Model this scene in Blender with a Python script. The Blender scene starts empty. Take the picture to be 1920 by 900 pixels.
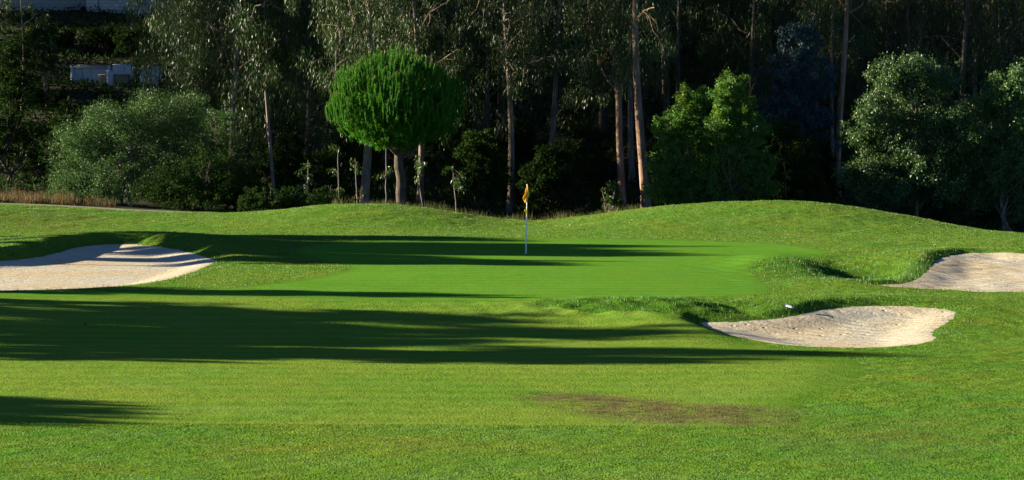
import bpy, math
import numpy as np
from mathutils import Vector
R = np.random.default_rng(7)
PI = math.pi
sc = bpy.context.scene
COL = sc.collection
rad = math.radians

# ------------------------------------------------------------------ camera
F = 4330.0                       # focal length in pixels of a 1920 wide frame
CZ = 4.0
PITCH = math.atan((450 - 237) / F)
cam = bpy.data.cameras.new('camera'); co = bpy.data.objects.new('camera', cam); COL.objects.link(co)
cam.sensor_width = 36; cam.lens = 36 * F / 1920; cam.clip_end = 3000; cam.clip_start = .5
co.location = (0, 0, CZ); co.rotation_euler = (PI / 2 - PITCH, 0, 0)
sc.camera = co

def ray(px, py):
    a, b = (px - 960) / F, (450 - py) / F
    c, s = math.cos(PITCH), math.sin(PITCH)
    return np.array([a, c + b * s, b * c - s])
def X(px, d): return (px - 960) / F * d
def H(py, d): return CZ + (237 - py) / F * d

def S(t): t = np.clip(t, 0, 1); return t * t * (3 - 2 * t)

# ------------------------------------------------------------------ terrain
CREST = np.array([(-700, 372), (-300, 378), (0, 388), (100, 393), (200, 399), (300, 403), (400, 403), (450, 401), (520, 395), (580, 388),
    (650, 384), (720, 385), (780, 390), (850, 400), (900, 409), (950, 414), (1000, 417), (1050, 414), (1100, 407), (1180, 397),
    (1250, 388), (1350, 381), (1450, 378), (1530, 380), (1600, 388), (1700, 404), (1800, 424), (1920, 446), (2100, 470), (2600, 480)], float)
DC = 97.0
CX = X(CREST[:, 0], DC); CZv = H(CREST[:, 1], DC)
_fx = np.linspace(CX[0], CX[-1], 600); _fz = np.interp(_fx, CX, CZv)
_k = np.exp(-np.linspace(-2, 2, 13) ** 2); _k /= _k.sum()
_fz = np.convolve(np.pad(_fz, 6, 'edge'), _k, 'valid')
def wav(x, y):
    return (np.sin(x * .31 + y * .13) * .5 + np.sin(x * .17 - y * .29 + 1.3) * .5 + np.sin(x * .55 + y * .41 + .7) * .25)
def zbase(x, y):
    x = np.asarray(x, float); y = np.asarray(y, float)
    tier = S((y - 47.5) / 6.5)
    z = -.34 + .36 * tier + .06 * S((y - 55) / 28) + .035 * wav(x, y) * S((y - 20) / 10)
    z = z - .05 * np.exp(-((x + 3) / 9) ** 2 - ((y - 45) / 2.4) ** 2)
    zc = np.interp(x, _fx, _fz)
    # the right shoulder drops away
    t = S((y - 82) / 15)
    z = z * (1 - t) + zc * t
    xl = x / DC * F + 960
    drop = .30 + .75 * S((xl - 330) / 250)
    t2 = S((y - DC - 1) / 13)
    z = z - drop * t2
    hx = 1 - .10 * np.exp(-((x - 4) / 26) ** 2)
    hill = np.interp(y, [112, 122, 150, 175, 200, 260, 420, 900], [0, 1.2, 6.5, 12, 18.5, 26, 30, 10])
    z = z + hill * hx + .25 * wav(x * 2, y * 2) * S((y - 122) / 10)
    return z
def at(px, py, zf=zbase):
    r = ray(px, py); d = np.arange(12, 400, .1)
    P = np.array([0, 0, CZ])[None] + d[:, None] * r[None]
    g = P[:, 2] - zf(P[:, 0], P[:, 1])
    i = int(np.argmax(g < 0)) if (g < 0).any() else len(d) - 1
    if i > 0:
        t = g[i - 1] / (g[i - 1] - g[i]); p = P[i - 1] * (1 - t) + P[i] * t
    else: p = P[0]
    return p

def smooth_poly(pts, n=8):
    p = np.array(pts, float); m = len(p); out = []
    for i in range(m):
        a, b, c, d = p[i - 1], p[i], p[(i + 1) % m], p[(i + 2) % m]
        for k in range(n):
            t = k / n
            out.append(.5 * ((2 * b) + (-a + c) * t + (2 * a - 5 * b + 4 * c - d) * t * t + (-a + 3 * b - 3 * c + d) * t ** 3))
    return np.array(out)
def sdf(x, y, poly):
    sh = np.shape(x); x = np.ravel(x).astype(float); y = np.ravel(y).astype(float)
    out = np.full(x.size, 1e3)
    lo = poly.min(0) - 9; hi = poly.max(0) + 9
    m = (x > lo[0]) & (x < hi[0]) & (y > lo[1]) & (y < hi[1])
    qx, qy = x[m], y[m]; dm = np.full(qx.size, 1e9); ins = np.zeros(qx.size, bool)
    for i in range(len(poly)):
        ax, ay = poly[i - 1]; bx, by = poly[i]
        ex, ey = bx - ax, by - ay; L = ex * ex + ey * ey + 1e-12
        t = np.clip(((qx - ax) * ex + (qy - ay) * ey) / L, 0, 1)
        dm = np.minimum(dm, (qx - ax - t * ex) ** 2 + (qy - ay - t * ey) ** 2)
        c = ((ay > qy) != (by > qy)) & (qx < (bx - ax) * (qy - ay) / (by - ay + 1e-12) + ax)
        ins ^= c
    dm = np.sqrt(dm); out[m] = np.where(ins, -dm, dm)
    return out.reshape(sh)
def world_poly(px, n=8):
    return smooth_poly([at(a, b)[:2] for a, b in px], n)

SAND_L = world_poly([(-150, 560), (-60, 549), (0, 545), (100, 543), (200, 538), (280, 530), (340, 517), (385, 500), (403, 490), (385, 482), (340, 470),
                     (290, 462), (240, 458), (190, 459), (140, 465), (110, 474), (60, 484), (0, 490), (-100, 500), (-200, 525)])
SAND_R = world_poly([(1640, 535), (1695, 531), (1728, 518), (1745, 500), (1765, 484), (1800, 476), (1850, 474), (1920, 476), (2050, 483), (2110, 510),
                     (2060, 545), (1920, 548), (1850, 546), (1760, 543), (1700, 541), (1660, 539)])
SAND_N = world_poly([(1312, 605), (1370, 604), (1430, 600), (1490, 592), (1530, 583), (1580, 577), (1650, 574), (1720, 576), (1768, 580), (1790, 587),
                     (1778, 603), (1752, 619), (1745, 628), (1755, 635), (1725, 645), (1650, 651), (1560, 651), (1480, 647), (1410, 637), (1350, 622)])
GREEN = world_poly([(-260, 553), (0, 548), (250, 545), (400, 542), (480, 535), (560, 525), (630, 512), (655, 504), (648, 496), (600, 489), (555, 478),
                    (570, 465), (620, 456), (700, 450), (900, 447), (1100, 447), (1300, 451), (1450, 457), (1520, 465), (1550, 474), (1500, 485), (1430, 493),
                    (1405, 503), (1410, 515), (1430, 530), (1440, 545), (1400, 553), (1300, 558), (1200, 561), (1100, 563), (1000, 568), (700, 563), (400, 556), (0, 556), (-260, 558)])
FAIR = world_poly([(-500, 556), (-260, 550), (0, 548), (300, 547), (700, 558), (960, 563), (1010, 576), (1100, 592), (1200, 599), (1290, 606), (1340, 624), (1400, 642), (1480, 657),
                   (1580, 668), (1620, 695), (1565, 735), (1500, 762), (1475, 783), (1490, 799), (1200, 798), (900, 796), (400, 794), (0, 790), (-500, 786)])
BROWN = world_poly([(975, 738), (1040, 736), (1150, 742), (1280, 756), (1400, 762), (1480, 768), (1490, 785), (1470, 799), (1300, 796), (1180, 790), (1090, 775), (1010, 757)], 3)
DRY2 = world_poly([(1490, 800), (1620, 790), (1900, 800), (1920, 830), (1700, 860), (1450, 835)], 3)
DRY3 = world_poly([(0, 392), (60, 392), (160, 403), (190, 412), (140, 432), (0, 436), (-200, 440), (-200, 400)], 3)
PATH_Y0, PATH_Y1 = 103.0, 106.6

def gauss(x, y, c, rx, ry, a=0.0):
    dx, dy = x - c[0], y - c[1]; ca, sa = math.cos(a), math.sin(a)
    u, v = dx * ca + dy * sa, -dx * sa + dy * ca
    return np.exp(-(u / rx) ** 2 - (v / ry) ** 2)
def lip(x, y, poly, s, dr, h, rise=.7, fall=5.0):
    c = (poly.min(0) + poly.max(0)) / 2; e = (poly.max(0) - poly.min(0)) / 2
    dx, dy = (x - c[0]) / e[0], (y - c[1]) / e[1]; L = np.hypot(dx, dy) + 1e-6
    w = S(((dx * dr[0] + dy * dr[1]) / L + .25) / .9)
    out = h * w * S(s / rise) * (1 - S((s - rise) / fall))
    return np.where(s > 0, out, -.13 * S(-s / 1.2))
HOL = at(1645, 508)[:2]; RID = at(1180, 578)[:2]; HOL2 = at(1400, 590)[:2]; RA = at(1600, 505)[:2]; RB = at(1230, 580)[:2]; MW = at(1490, 497)[:2]
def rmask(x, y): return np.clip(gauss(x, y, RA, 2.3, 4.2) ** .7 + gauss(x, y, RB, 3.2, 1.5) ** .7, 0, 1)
def ztot(x, y):
    x = np.asarray(x, float); y = np.asarray(y, float)
    z = zbase(x, y)
    sL, sR, sN = sdf(x, y, SAND_L), sdf(x, y, SAND_R), sdf(x, y, SAND_N)
    z = z + lip(x, y, SAND_L, sL, (-.25, .97), .36, .8, 5.0)
    z = z + lip(x, y, SAND_R, sR, (-.8, .6), .15, .5, 2.5)
    z = z + lip(x, y, SAND_N, sN, (-.6, .8), .15, .5, 2.6)
    z = z - .56 * gauss(x, y, HOL, 1.7, 4.6, .15) * S(sR / 1.3)
    z = z + .16 * gauss(x, y, RID, 2.2, 1.5) * S(sN / .8) 
    z = z - .14 * gauss(x, y, HOL2, .8, 2.0) * S(sN / .8)
    lm = np.maximum(S((y - 85) / 3) * (1 - S((y - 100) / 4)), S((x - 9.3) / 2) * S((y - 37) / 5) * (1 - S((y - 100) / 4)))
    z = z + .014 * lm * (np.sin(x * 3.9 + 2.1 * np.sin(y * 1.3 + x * .4)) * np.sin(y * 2.3 + 1.8 * np.sin(x * 1.7)) + .7 * np.sin(x * 7.3 + 2 * np.sin(y * 2.9)) * np.sin(y * 4.1 + 1.4 * np.sin(x * 3.3)) + .6 * np.sin(x * 1.9 - y * 1.1))
    z = z + .24 * gauss(x, y, MW, 1.3, 4.2) * S(sR / .8)
    z = z + .042 * rmask(x, y) * (np.sin(x * 3.6 + 1.7 * np.sin(y * 1.9)) * np.sin(y * 3.1 + 1.5 * np.sin(x * 2.3)) + .6 * np.sin(x * 9.1 + y * 3)) * S(sR / .5) * S(sN / .5)
    return z
gx = np.concatenate([-np.geomspace(25, 700, 40)[::-1], np.arange(-24.8, 24.9, .16), np.geomspace(25, 700, 40)])
gy = np.concatenate([-np.geomspace(5, 400, 14)[::-1], np.arange(-4, 22, 1.0), np.arange(22, 114, .2), np.geomspace(114.2, 900, 130)])
GX, GY = np.meshgrid(gx, gy)
shp = GX.shape
xr, yr = GX.ravel(), GY.ravel()
zt = ztot(xr, yr)
fL, fR, fN = sdf(xr, yr, SAND_L), sdf(xr, yr, SAND_R), sdf(xr, yr, SAND_N)
jag = .05 * np.sin(xr * 8.3 + 2 * np.sin(yr * 4.1)) * np.sin(yr * 6.7 + 2 * np.sin(xr * 5.3)) + .025 * np.sin(xr * 17 + yr * 11)
fL, fR, fN = fL + jag, fR + jag, fN + jag
fG, fF = sdf(xr, yr, GREEN), sdf(xr, yr, FAIR)
ky = .8 * np.sin(xr * .12) 
fP = np.abs(yr - (PATH_Y0 + PATH_Y1) / 2 - ky + .03 * (xr + 20)) - (PATH_Y1 - PATH_Y0) / 2
fP = np.maximum(fP, xr + 8)
fW = (DC + 8.8 + np.sin(xr * .3) * .8) - yr
fW = np.where(xr < -8, 107.6 + .8 * np.sin(xr * .12) - .03 * (xr + 20) - yr, fW)
gE = S(1 + fG / .45); tall_shadeA = rmask(xr, yr)
fE = S(1 + fF / 1.6) * S((xr - 3.2) / 1.5)
dry = np.maximum(S(.5 - sdf(xr, yr, BROWN) / .8), .0)
dry2 = np.maximum(.6 * S(.5 - sdf(xr, yr, DRY2) / 1.5), .75 * S(.5 - sdf(xr, yr, DRY3) / 2.0))
A = np.stack([xr, yr, zt, fL, fR, fN, fG, fF, fP, fW, dry, dry2, fE, gE, tall_shadeA], 1)
ny, nx = shp
idx = np.arange(nx * ny).reshape(ny, nx)
a_, b_, c_, d_ = idx[:-1, :-1].ravel(), idx[:-1, 1:].ravel(), idx[1:, 1:].ravel(), idx[1:, :-1].ravel()
T = np.concatenate([np.stack([a_, b_, c_], 1), np.stack([a_, c_, d_], 1)])
def clip(A, T, k):
    f = A[:, k]; ins = f[T] < 0; n = ins.sum(1)
    inside = [T[n == 3]]; outside = [T[n == 0]]
    new = []; cache = {}; base = len(A)
    def cut(i, j):
        key = (i, j) if i < j else (j, i)
        if key not in cache:
            t = A[i, k] / (A[i, k] - A[j, k]); v = A[i] * (1 - t) + A[j] * t; v[k] = 0
            cache[key] = base + len(new); new.append(v)
        return cache[key]
    ti, to = [], []
    for tri, m in zip(T[(n == 1) | (n == 2)], ins[(n == 1) | (n == 2)]):
        tri = [int(q) for q in tri]; m = list(m)
        lone = m.index(True) if sum(m) == 1 else m.index(False)
        a, b, c = tri[lone], tri[(lone + 1) % 3], tri[(lone + 2) % 3]
        p, q = cut(a, b), cut(a, c)
        one, two = [(a, p, q)], [(p, b, c), (p, c, q)]
        if sum(m) == 1: ti += one; to += two
        else: to += one; ti += two
    if new: A = np.concatenate([A, np.array(new)])
    if ti: inside.append(np.array(ti)); outside.append(np.array(to))
    return A, np.concatenate(inside), np.concatenate(outside)

# ------------------------------------------------------------------ mesh helpers
def raw_mesh(name, V, faces_n, attrs=None, smooth=True):
    """V (n,3); faces_n: list of (m,k) index arrays"""
    me = bpy.data.meshes.new(name); V = np.asarray(V, np.float32)
    me.vertices.add(len(V)); me.vertices.foreach_set('co', V.ravel())
    li = np.concatenate([f.ravel() for f in faces_n]).astype(np.int32)
    tot = np.concatenate([np.full(len(f), f.shape[1]) for f in faces_n]).astype(np.int32)
    st = np.concatenate([[0], np.cumsum(tot)[:-1]]).astype(np.int32)
    me.loops.add(len(li)); me.loops.foreach_set('vertex_index', li)
    me.polygons.add(len(tot)); me.polygons.foreach_set('loop_start', st); me.polygons.foreach_set('loop_total', tot)
    me.update(calc_edges=True); me.validate()
    if smooth: me.polygons.foreach_set('use_smooth', np.ones(len(me.polygons), bool))
    for k, v in (attrs or {}).items():
        at_ = me.attributes.new(k, 'FLOAT', 'POINT'); at_.data.foreach_set('value', np.asarray(v, np.float32))
    return me
def link(name, me, mat=None, parent=None):
    o = bpy.data.objects.new(name, me); COL.objects.link(o)
    if mat is not None and not me.materials: me.materials.append(mat)
    if parent is not None: o.parent = parent
    return o
def tag(o, label=None, cat=None, group=None, kind=None):
    if label: o['label'] = label
    if cat: o['category'] = cat
    if group: o['group'] = group
    if kind: o['kind'] = kind
    return o
def empty(name, loc, rz=0):
    o = bpy.data.objects.new(name, None); COL.objects.link(o); o.location = loc; o.rotation_euler = (0, 0, rz); o.empty_display_size = .2
    return o

# ------------------------------------------------------------------ materials
class NT:
    def __init__(s, name):
        s.m = bpy.data.materials.new(name); s.m.use_nodes = True; s.t = s.m.node_tree; s.t.nodes.clear()
    def n(s, ty, props=None, **ins):
        n = s.t.nodes.new(ty)
        for k, v in (props or {}).items(): setattr(n, k, v)
        for k, v in ins.items():
            key = k.replace('_', ' ') if k.replace('_', ' ') in n.inputs else k
            i = n.inputs[int(k[1:])] if (k[0] == 'i' and k[1:].isdigit()) else n.inputs[key]
            if hasattr(v, 'is_output') or isinstance(v, bpy.types.NodeSocket): s.t.links.new(v, i)
            else: i.default_value = v
        return n
    def pos(s, scale=(1, 1, 1)):
        g = s.n('ShaderNodeNewGeometry')
        mp = s.n('ShaderNodeMapping', Vector=g.outputs['Position'], Scale=scale); return mp.outputs[0]
    def obj(s, scale=(1, 1, 1)):
        g = s.n('ShaderNodeTexCoord')
        mp = s.n('ShaderNodeMapping', Vector=g.outputs['Object'], Scale=scale); return mp.outputs[0]
    def noise(s, v, scale, detail=3, rough=.55): return s.n('ShaderNodeTexNoise', Vector=v, Scale=scale, Detail=detail, Roughness=rough).outputs['Fac']
    def attr(s, name): return s.n('ShaderNodeAttribute', {'attribute_name': name}).outputs['Fac']
    def math(s, op, a, b=0.0, clamp=False): return s.n('ShaderNodeMath', {'operation': op, 'use_clamp': clamp}, i0=a, i1=b).outputs[0]
    def rng(s, v, a, b, c=0., d=1.): return s.n('ShaderNodeMapRange', i0=v, i1=a, i2=b, i3=c, i4=d).outputs[0]
    def mix(s, f, a, b, bt='MIX'):
        n = s.t.nodes.new('ShaderNodeMix'); n.data_type = 'RGBA'; n.blend_type = bt
        for k, v in ((0, f), (6, a), (7, b)):
            if isinstance(v, bpy.types.NodeSocket): s.t.links.new(v, n.inputs[k])
            else: n.inputs[k].default_value = v if k == 0 else (*v, 1)[:4]
        return n.outputs[2]
    def bump(s, h, st=.5, dist=.02): return s.n('ShaderNodeBump', Height=h, Strength=st, Distance=dist).outputs[0]
    def pr(s, col, rough=.7, spec=.3, normal=None):
        n = s.t.nodes.new('ShaderNodeBsdfPrincipled')
        for k, v in (('Base Color', col), ('Roughness', rough), ('Specular IOR Level', spec)):
            if isinstance(v, bpy.types.NodeSocket): s.t.links.new(v, n.inputs[k])
            else: n.inputs[k].default_value = (*v, 1)[:4] if k == 'Base Color' else v
        if normal is not None: s.t.links.new(normal, n.inputs['Normal'])
        return n.outputs[0]
    def out(s, sh):
        o = s.n('ShaderNodeOutputMaterial'); s.t.links.new(sh, o.inputs[0]); return s.m

def grass_mat(name, ca, cb, cc, fine=1.0, bumpd=.03, brown=True, stripes=False, lump=3.6, var=1.0):
    t = NT(name); p = t.pos()
    n1 = t.noise(p, .22, 3); n2 = t.noise(p, 1.7, 4, .6); n5 = t.noise(t.pos((.6, 1, 1)), 3.4, 2, .5); n3 = t.noise(p, 11, 3, .7); n4 = t.noise(t.pos((1, .45, 1)), 30 , 2, .7)
    c = t.mix(t.rng(n1, .38, .62), ca, cb)
    c = t.mix(t.math('MULTIPLY', t.rng(n2, .42, .72), .55), c, cc)
    n6 = t.noise(t.pos((.55, 1, 1)), .75, 4, .7); n7 = t.noise(t.pos((.5, 1, 1), ), 2.6, 4, .7)
    c = t.mix(t.math('MULTIPLY', t.rng(n6, .50, .68), .45 * var), c, tuple(a * b for a, b in zip(cb, (.95, 1.12, 2.6))))
    c = t.mix(t.math('MULTIPLY', t.rng(n6, .48, .32), .45 * var), c, tuple(a * b for a, b in zip(cc, (1.25, .95, 1.2))))
    c = t.mix(t.math('MULTIPLY', t.rng(n7, .55, .72), .45 * var), c, tuple(a * b for a, b in zip(ca, (.55, .6, .6))))
    v = t.math('ADD', t.math('MULTIPLY', n3, .5 * fine), t.math('MULTIPLY', n4, .5 * fine))
    c = t.mix(1.0, c, t.n('ShaderNodeCombineColor', Red=t.rng(v, .3 * fine, .7 * fine, 1 - .35 * fine, 1 + .35 * fine), Green=t.rng(v, .3 * fine, .7 * fine, 1 - .33 * fine, 1 + .33 * fine), Blue=1.0).outputs[0], 'MULTIPLY')
    if stripes:
        w = t.n('ShaderNodeTexWave', {'bands_direction': 'Y'}, Vector=t.pos((.02, 1, 0)), Scale=.35, Distortion=.6, Detail=1.0).outputs['Fac']
        c = t.mix(t.math('MULTIPLY', w, .22), c, tuple(q * 1.5 for q in cb))
    if name == 'green_turf': c = t.mix(t.math('MULTIPLY', t.attr('fringe'), .8), c, (.072, .160, .017))
    if name == 'rough_turf': c = t.mix(t.math('MULTIPLY', t.attr('longer'), .75), c, (.030, .088, .009))  # longer grass on bank and hollow, with their shade mixed into its green
    if name == 'fairway_turf': c = t.mix(t.math('MULTIPLY', t.attr('edge'), t.rng(t.noise(p, 2.0, 4), .35, .55, .55, 1)), c, (.066, .142, .015))
    if brown:
        b = t.attr('dry'); nb = t.noise(t.pos((1, .7, 1)), 1.4, 5, .7); nc = t.noise(t.pos(), 4.5, 4, .7)
        m1 = t.math('MULTIPLY', b, t.rng(nb, .36, .56), True)
        c = t.mix(t.math('MULTIPLY', m1, .85), c, (.12, .088, .045))
        m2 = t.math('MULTIPLY', t.math('MULTIPLY', b, t.rng(nc, .46, .6), True), .6)
        c = t.mix(m2, c, (.035, .04, .018))
        c = t.mix(t.math('MULTIPLY', t.math('MULTIPLY', t.attr('dry2'), t.rng(nb, .38, .62), True), .7), c, (.09, .065, .03))
    h = t.math('ADD', n3, t.math('ADD', n4, t.math('ADD', t.math('MULTIPLY', n2, 1.0), t.math('MULTIPLY', n5, lump))))
    return t.out(t.pr(c, 1.0, 0.0, t.bump(h, 1.0, bumpd)))
M = {}
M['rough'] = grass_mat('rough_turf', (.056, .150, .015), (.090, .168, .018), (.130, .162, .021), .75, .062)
M['green'] = grass_mat('green_turf', (.066, .178, .017), (.084, .200, .019), (.112, .205, .024), .4, .006, False, True, 2.0, .6)
M['fair'] = grass_mat('fairway_turf', (.082, .172, .018), (.120, .190, .024), (.155, .190, .030), .7, .014, True, True, 2.2, .55)

def sand_mat():
    t = NT('sand'); p = t.pos()
    n1 = t.noise(p, .35, 3); n2 = t.noise(p, 2.2, 5, .65); n3 = t.noise(p, 14, 4, .7)
    c = t.mix(t.rng(n1, .4, .62), (.42, .385, .305), (.43, .35, .225))
    c = t.mix(t.math('MULTIPLY', t.rng(n2, .5, .7), .35), c, (.27, .205, .13))
    vor = t.n('ShaderNodeTexVoronoi', Vector=t.pos((1, 1, 1)), Scale=2.6, Randomness=1.0).outputs['Distance']
    foot = t.math('MULTIPLY', t.rng(vor, .0, .16, 1, 0), t.rng(t.noise(p, .8, 1), .47, .56))
    w = t.n('ShaderNodeTexWave', {'wave_type': 'RINGS', 'rings_direction': 'Z'}, Vector=t.pos((.5, .3, 0)), Scale=2.2, Distortion=9.0, Detail=1.5).outputs['Fac']
    h = t.math('ADD', t.math('MULTIPLY', n3, .5), t.math('ADD', t.math('MULTIPLY', foot, -1.3), t.math('ADD', t.math('MULTIPLY', w, .25), t.math('MULTIPLY', n2, .8))))
    c = t.mix(t.math('MULTIPLY', foot, .35), c, (.22, .17, .11))
    return t.out(t.pr(c, .95, .1, t.bump(h, 1.0, .045)))
M['sand'] = sand_mat()
def simple_noise(name, ca, cb, scale, rough=.9, bd=.03, spec=.2, stretch=(1, 1, 1), objsp=False, detail=5):
    t = NT(name); p = t.obj(stretch) if objsp else t.pos(stretch); n = t.noise(p, scale, detail, .65)
    return t.out(t.pr(t.mix(t.rng(n, .35, .65), ca, cb), rough, spec, t.bump(n, .8, bd)))
M['path'] = simple_noise('gravel_path', (.17, .14, .12), (.26, .21, .18), 3.0)
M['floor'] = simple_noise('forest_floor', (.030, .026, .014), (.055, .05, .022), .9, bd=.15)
M['hill'] = simple_noise('hill_soil', (.008, .009, .005), (.015, .015, .009), .35, bd=.3)
def leaf_mat(name, ca, cb, cc=None, gloss=.42, spec=.5, trans=.3, tcol=None):
    t = NT(name); r = t.attr('rnd')
    c = t.mix(t.rng(r, 0, .8), ca, cb)
    if cc: c = t.mix(t.rng(r, .88, .97), c, cc)
    oi = t.n('ShaderNodeObjectInfo').outputs['Random']
    k = t.rng(oi, 0, 1, .8, 1.15)
    c = t.mix(1.0, c, t.n('ShaderNodeCombineColor', Red=k, Green=k, Blue=k).outputs[0], 'MULTIPLY')
    tr = t.n('ShaderNodeBsdfTranslucent', Color=t.mix(1.0, c, tcol or (1.5, 1.7, .7), 'MULTIPLY')).outputs[0]
    ms = t.n('ShaderNodeMixShader', i0=trans, i1=t.pr(c, gloss, spec), i2=tr)
    return t.out(ms.outputs[0])
M['blade'] = leaf_mat('grass_blade', (.036, .105, .011), (.100, .150, .021), (.18, .18, .11), .5, .3, .3)  # third tone is a painted dew sparkle on a few pale blades
M['dryblade'] = leaf_mat('dry_grass_blade', (.07, .055, .022), (.14, .10, .045), (.045, .06, .015), .7, .2, .3, (1.2, 1.0, .6))
M['olivegrass'] = leaf_mat('dull_grass_blade', (.040, .050, .016), (.090, .082, .036), (.04, .07, .014), .7, .2, .3)
M['euc'] = leaf_mat('eucalyptus_leaf', (.013, .034, .006), (.034, .058, .012), (.07, .05, .02), .45, .22, .18)
M['eucL'] = leaf_mat('eucalyptus_fresh_leaf', (.016, .046, .007), (.038, .078, .013), (.10, .055, .025), .42, .32, .25)
M['olive'] = leaf_mat('olive_leaf', (.022, .055, .014), (.052, .100, .028), None, .5, .2, .2)
M['broad'] = leaf_mat('broad_leaf', (.026, .075, .011), (.064, .130, .020), (.13, .16, .02), .5, .2, .28)
M['cool'] = leaf_mat('cool_green_leaf', (.022, .056, .014), (.050, .094, .028), (.09, .12, .03), .45, .3, .22)
M['lime'] = leaf_mat('young_leaf', (.055, .11, .010), (.10, .15, .016), None, .5, .2, .35)
M['blue'] = leaf_mat('acacia_leaf', (.013, .034, .036), (.032, .068, .068), None, .5, .2, .1, (1, 1, 1))
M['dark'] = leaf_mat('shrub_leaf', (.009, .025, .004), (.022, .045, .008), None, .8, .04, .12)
M['pine'] = leaf_mat('pine_needle', (.024, .100, .007), (.050, .158, .013), None, .6, .12, .3)
M['tip'] = leaf_mat('pine_candle', (.08, .13, .03), (.16, .16, .05), None, .6, .2, .2)
M['bark'] = simple_noise('eucalyptus_bark', (.07, .05, .036), (.24, .18, .135), 3.5, .85, .05, .2, (2.5, 2.5, .35), True)
M['barkred'] = simple_noise('red_bark', (.11, .052, .030), (.25, .17, .115), 2.5, .85, .05, .2, (2.5, 2.5, .3), True)
M['barkdark'] = simple_noise('dark_bark', (.035, .027, .02), (.09, .07, .052), 5, .9, .05, .2, (2, 2, .6), True)
M['stake'] = simple_noise('pale_stem', (.11, .09, .07), (.20, .165, .135), 6, .85, .01, .2, (2, 2, .4), True)

# ------------------------------------------------------------------ ground sheets
def ground_obj(name, T, mat, label=None):
    u, inv = np.unique(T, return_inverse=True); V = A[u]
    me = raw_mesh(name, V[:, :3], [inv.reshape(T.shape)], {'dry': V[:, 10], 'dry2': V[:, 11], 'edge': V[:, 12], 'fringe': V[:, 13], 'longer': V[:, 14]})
    o = link(name, me, mat); tag(o, label, None, None, 'structure'); return o
rest = T
REG = []
for k, nm, mt, lb in ((3, 'bunker_sand', 'sand', 'pale sand of the half shaded bunker at the left edge'), (4, 'bunker_sand', 'sand', 'pale sand of the far bunker at the right edge'),
                      (5, 'bunker_sand', 'sand', 'raked sand of the nearest bunker, right of centre'), (8, 'path', 'path', 'narrow gravel path below the dry grass at far left'),
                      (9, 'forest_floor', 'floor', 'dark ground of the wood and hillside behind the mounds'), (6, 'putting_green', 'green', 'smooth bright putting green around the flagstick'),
                      (7, 'fairway', 'fair', 'smooth yellowish apron of mown turf in front of the green')):
    A, ins, rest = clip(A, rest, k)
    REG.append((nm, ins, mt, lb))
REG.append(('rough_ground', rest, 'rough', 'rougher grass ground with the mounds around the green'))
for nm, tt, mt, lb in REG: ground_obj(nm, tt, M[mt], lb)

# ------------------------------------------------------------------ blades of grass
def blades(name, P, hgt, wid, lean, mat, label, cat, rnd=None):
    n = len(P); a = R.uniform(0, 2 * PI, n); s = np.stack([np.cos(a), np.sin(a), np.zeros(n)], 1) * (wid[:, None] / 2)
    la = R.uniform(0, 2 * PI, n); ll = np.abs(R.normal(0, lean, n))
    tip = P + np.stack([np.cos(la) * ll * hgt, np.sin(la) * ll * hgt, hgt], 1)
    V = np.empty((n, 3, 3)); V[:, 0] = P - s; V[:, 1] = P + s; V[:, 2] = tip
    V[:, :2, 2] -= .01
    me = raw_mesh(name, V.reshape(-1, 3), [np.arange(3 * n).reshape(n, 3)], {'rnd': np.repeat(R.uniform(0, 1, n) if rnd is None else rnd, 3)}, False)
    o = link(name, me, mat); return tag(o, label, cat, None, 'stuff')
def wedge(n, y0, y1, marg=2.0, power=1.0):
    y = (R.uniform(0, 1, n) * (y1 ** power - y0 ** power) + y0 ** power) ** (1 / power)
    hw = y * 960 / F + marg
    x = R.uniform(-1, 1, n) * hw
    return x, y
xs, ys = [], []
for n, y0, y1 in ((260000, 26.0, 36), (190000, 36, 60), (330000, 60, 101)):
    x, y = wedge(n, y0, y1); xs.append(x); ys.append(y)
x = np.concatenate(xs); y = np.concatenate(ys)
keep = (sdf(x, y, GREEN) > .03) & (sdf(x, y, FAIR) > .03) & (sdf(x, y, SAND_L) > .02) & (sdf(x, y, SAND_R) > .02) & (sdf(x, y, SAND_N) > .02)
x, y = x[keep], y[keep]
clump = .5 + .5 * np.sin(x * 5.1 + 2 * np.sin(y * 3.3)) * np.sin(y * 4.3 + 2 * np.sin(x * 2.7))
keep = R.uniform(0, 1, len(x)) < (.35 + .65 * clump) * np.where((x > 3) & (y > 33), .15 + .85 * S(sdf(x, y, FAIR) / 1.2), 1)
x, y, clump = x[keep], y[keep], clump[keep]
z = ztot(x, y)
edge = np.minimum(np.minimum(sdf(x, y, SAND_L), sdf(x, y, SAND_N)), sdf(x, y, SAND_R))
hg = (.009 + .011 * clump + .022 * rmask(x, y)) * R.uniform(.6, 1.3, len(x)) * (1 + 1.0 * S((y - 36) / 30)) * (1 + 1.0 * (edge < .5))
wd = .0035 + .00016 * y
sp_ = np.sin(x * 1.1 + 2.2 * np.sin(y * .7)) * np.sin(y * 1.9 + 2 * np.sin(x * .8)) + .6 * np.sin(x * 3.1 + y * 2.3) * np.sin(y * 4.7 - x)
rb = np.clip(.42 + .25 * sp_ + R.normal(0, .08, len(x)) - .45 * rmask(x, y), 0, .85); rb = np.where(R.uniform(0, 1, len(x)) < .012, 1.0, rb)  # bank and hollow blades darkened for their shade; stray pale ones are painted glints
blades('grass', np.stack([x, y, z], 1), hg, wd * R.uniform(.7, 1.5, len(x)), .5, M['blade'], 'short uneven grass of the rough around the green', 'grass', rb)

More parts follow.
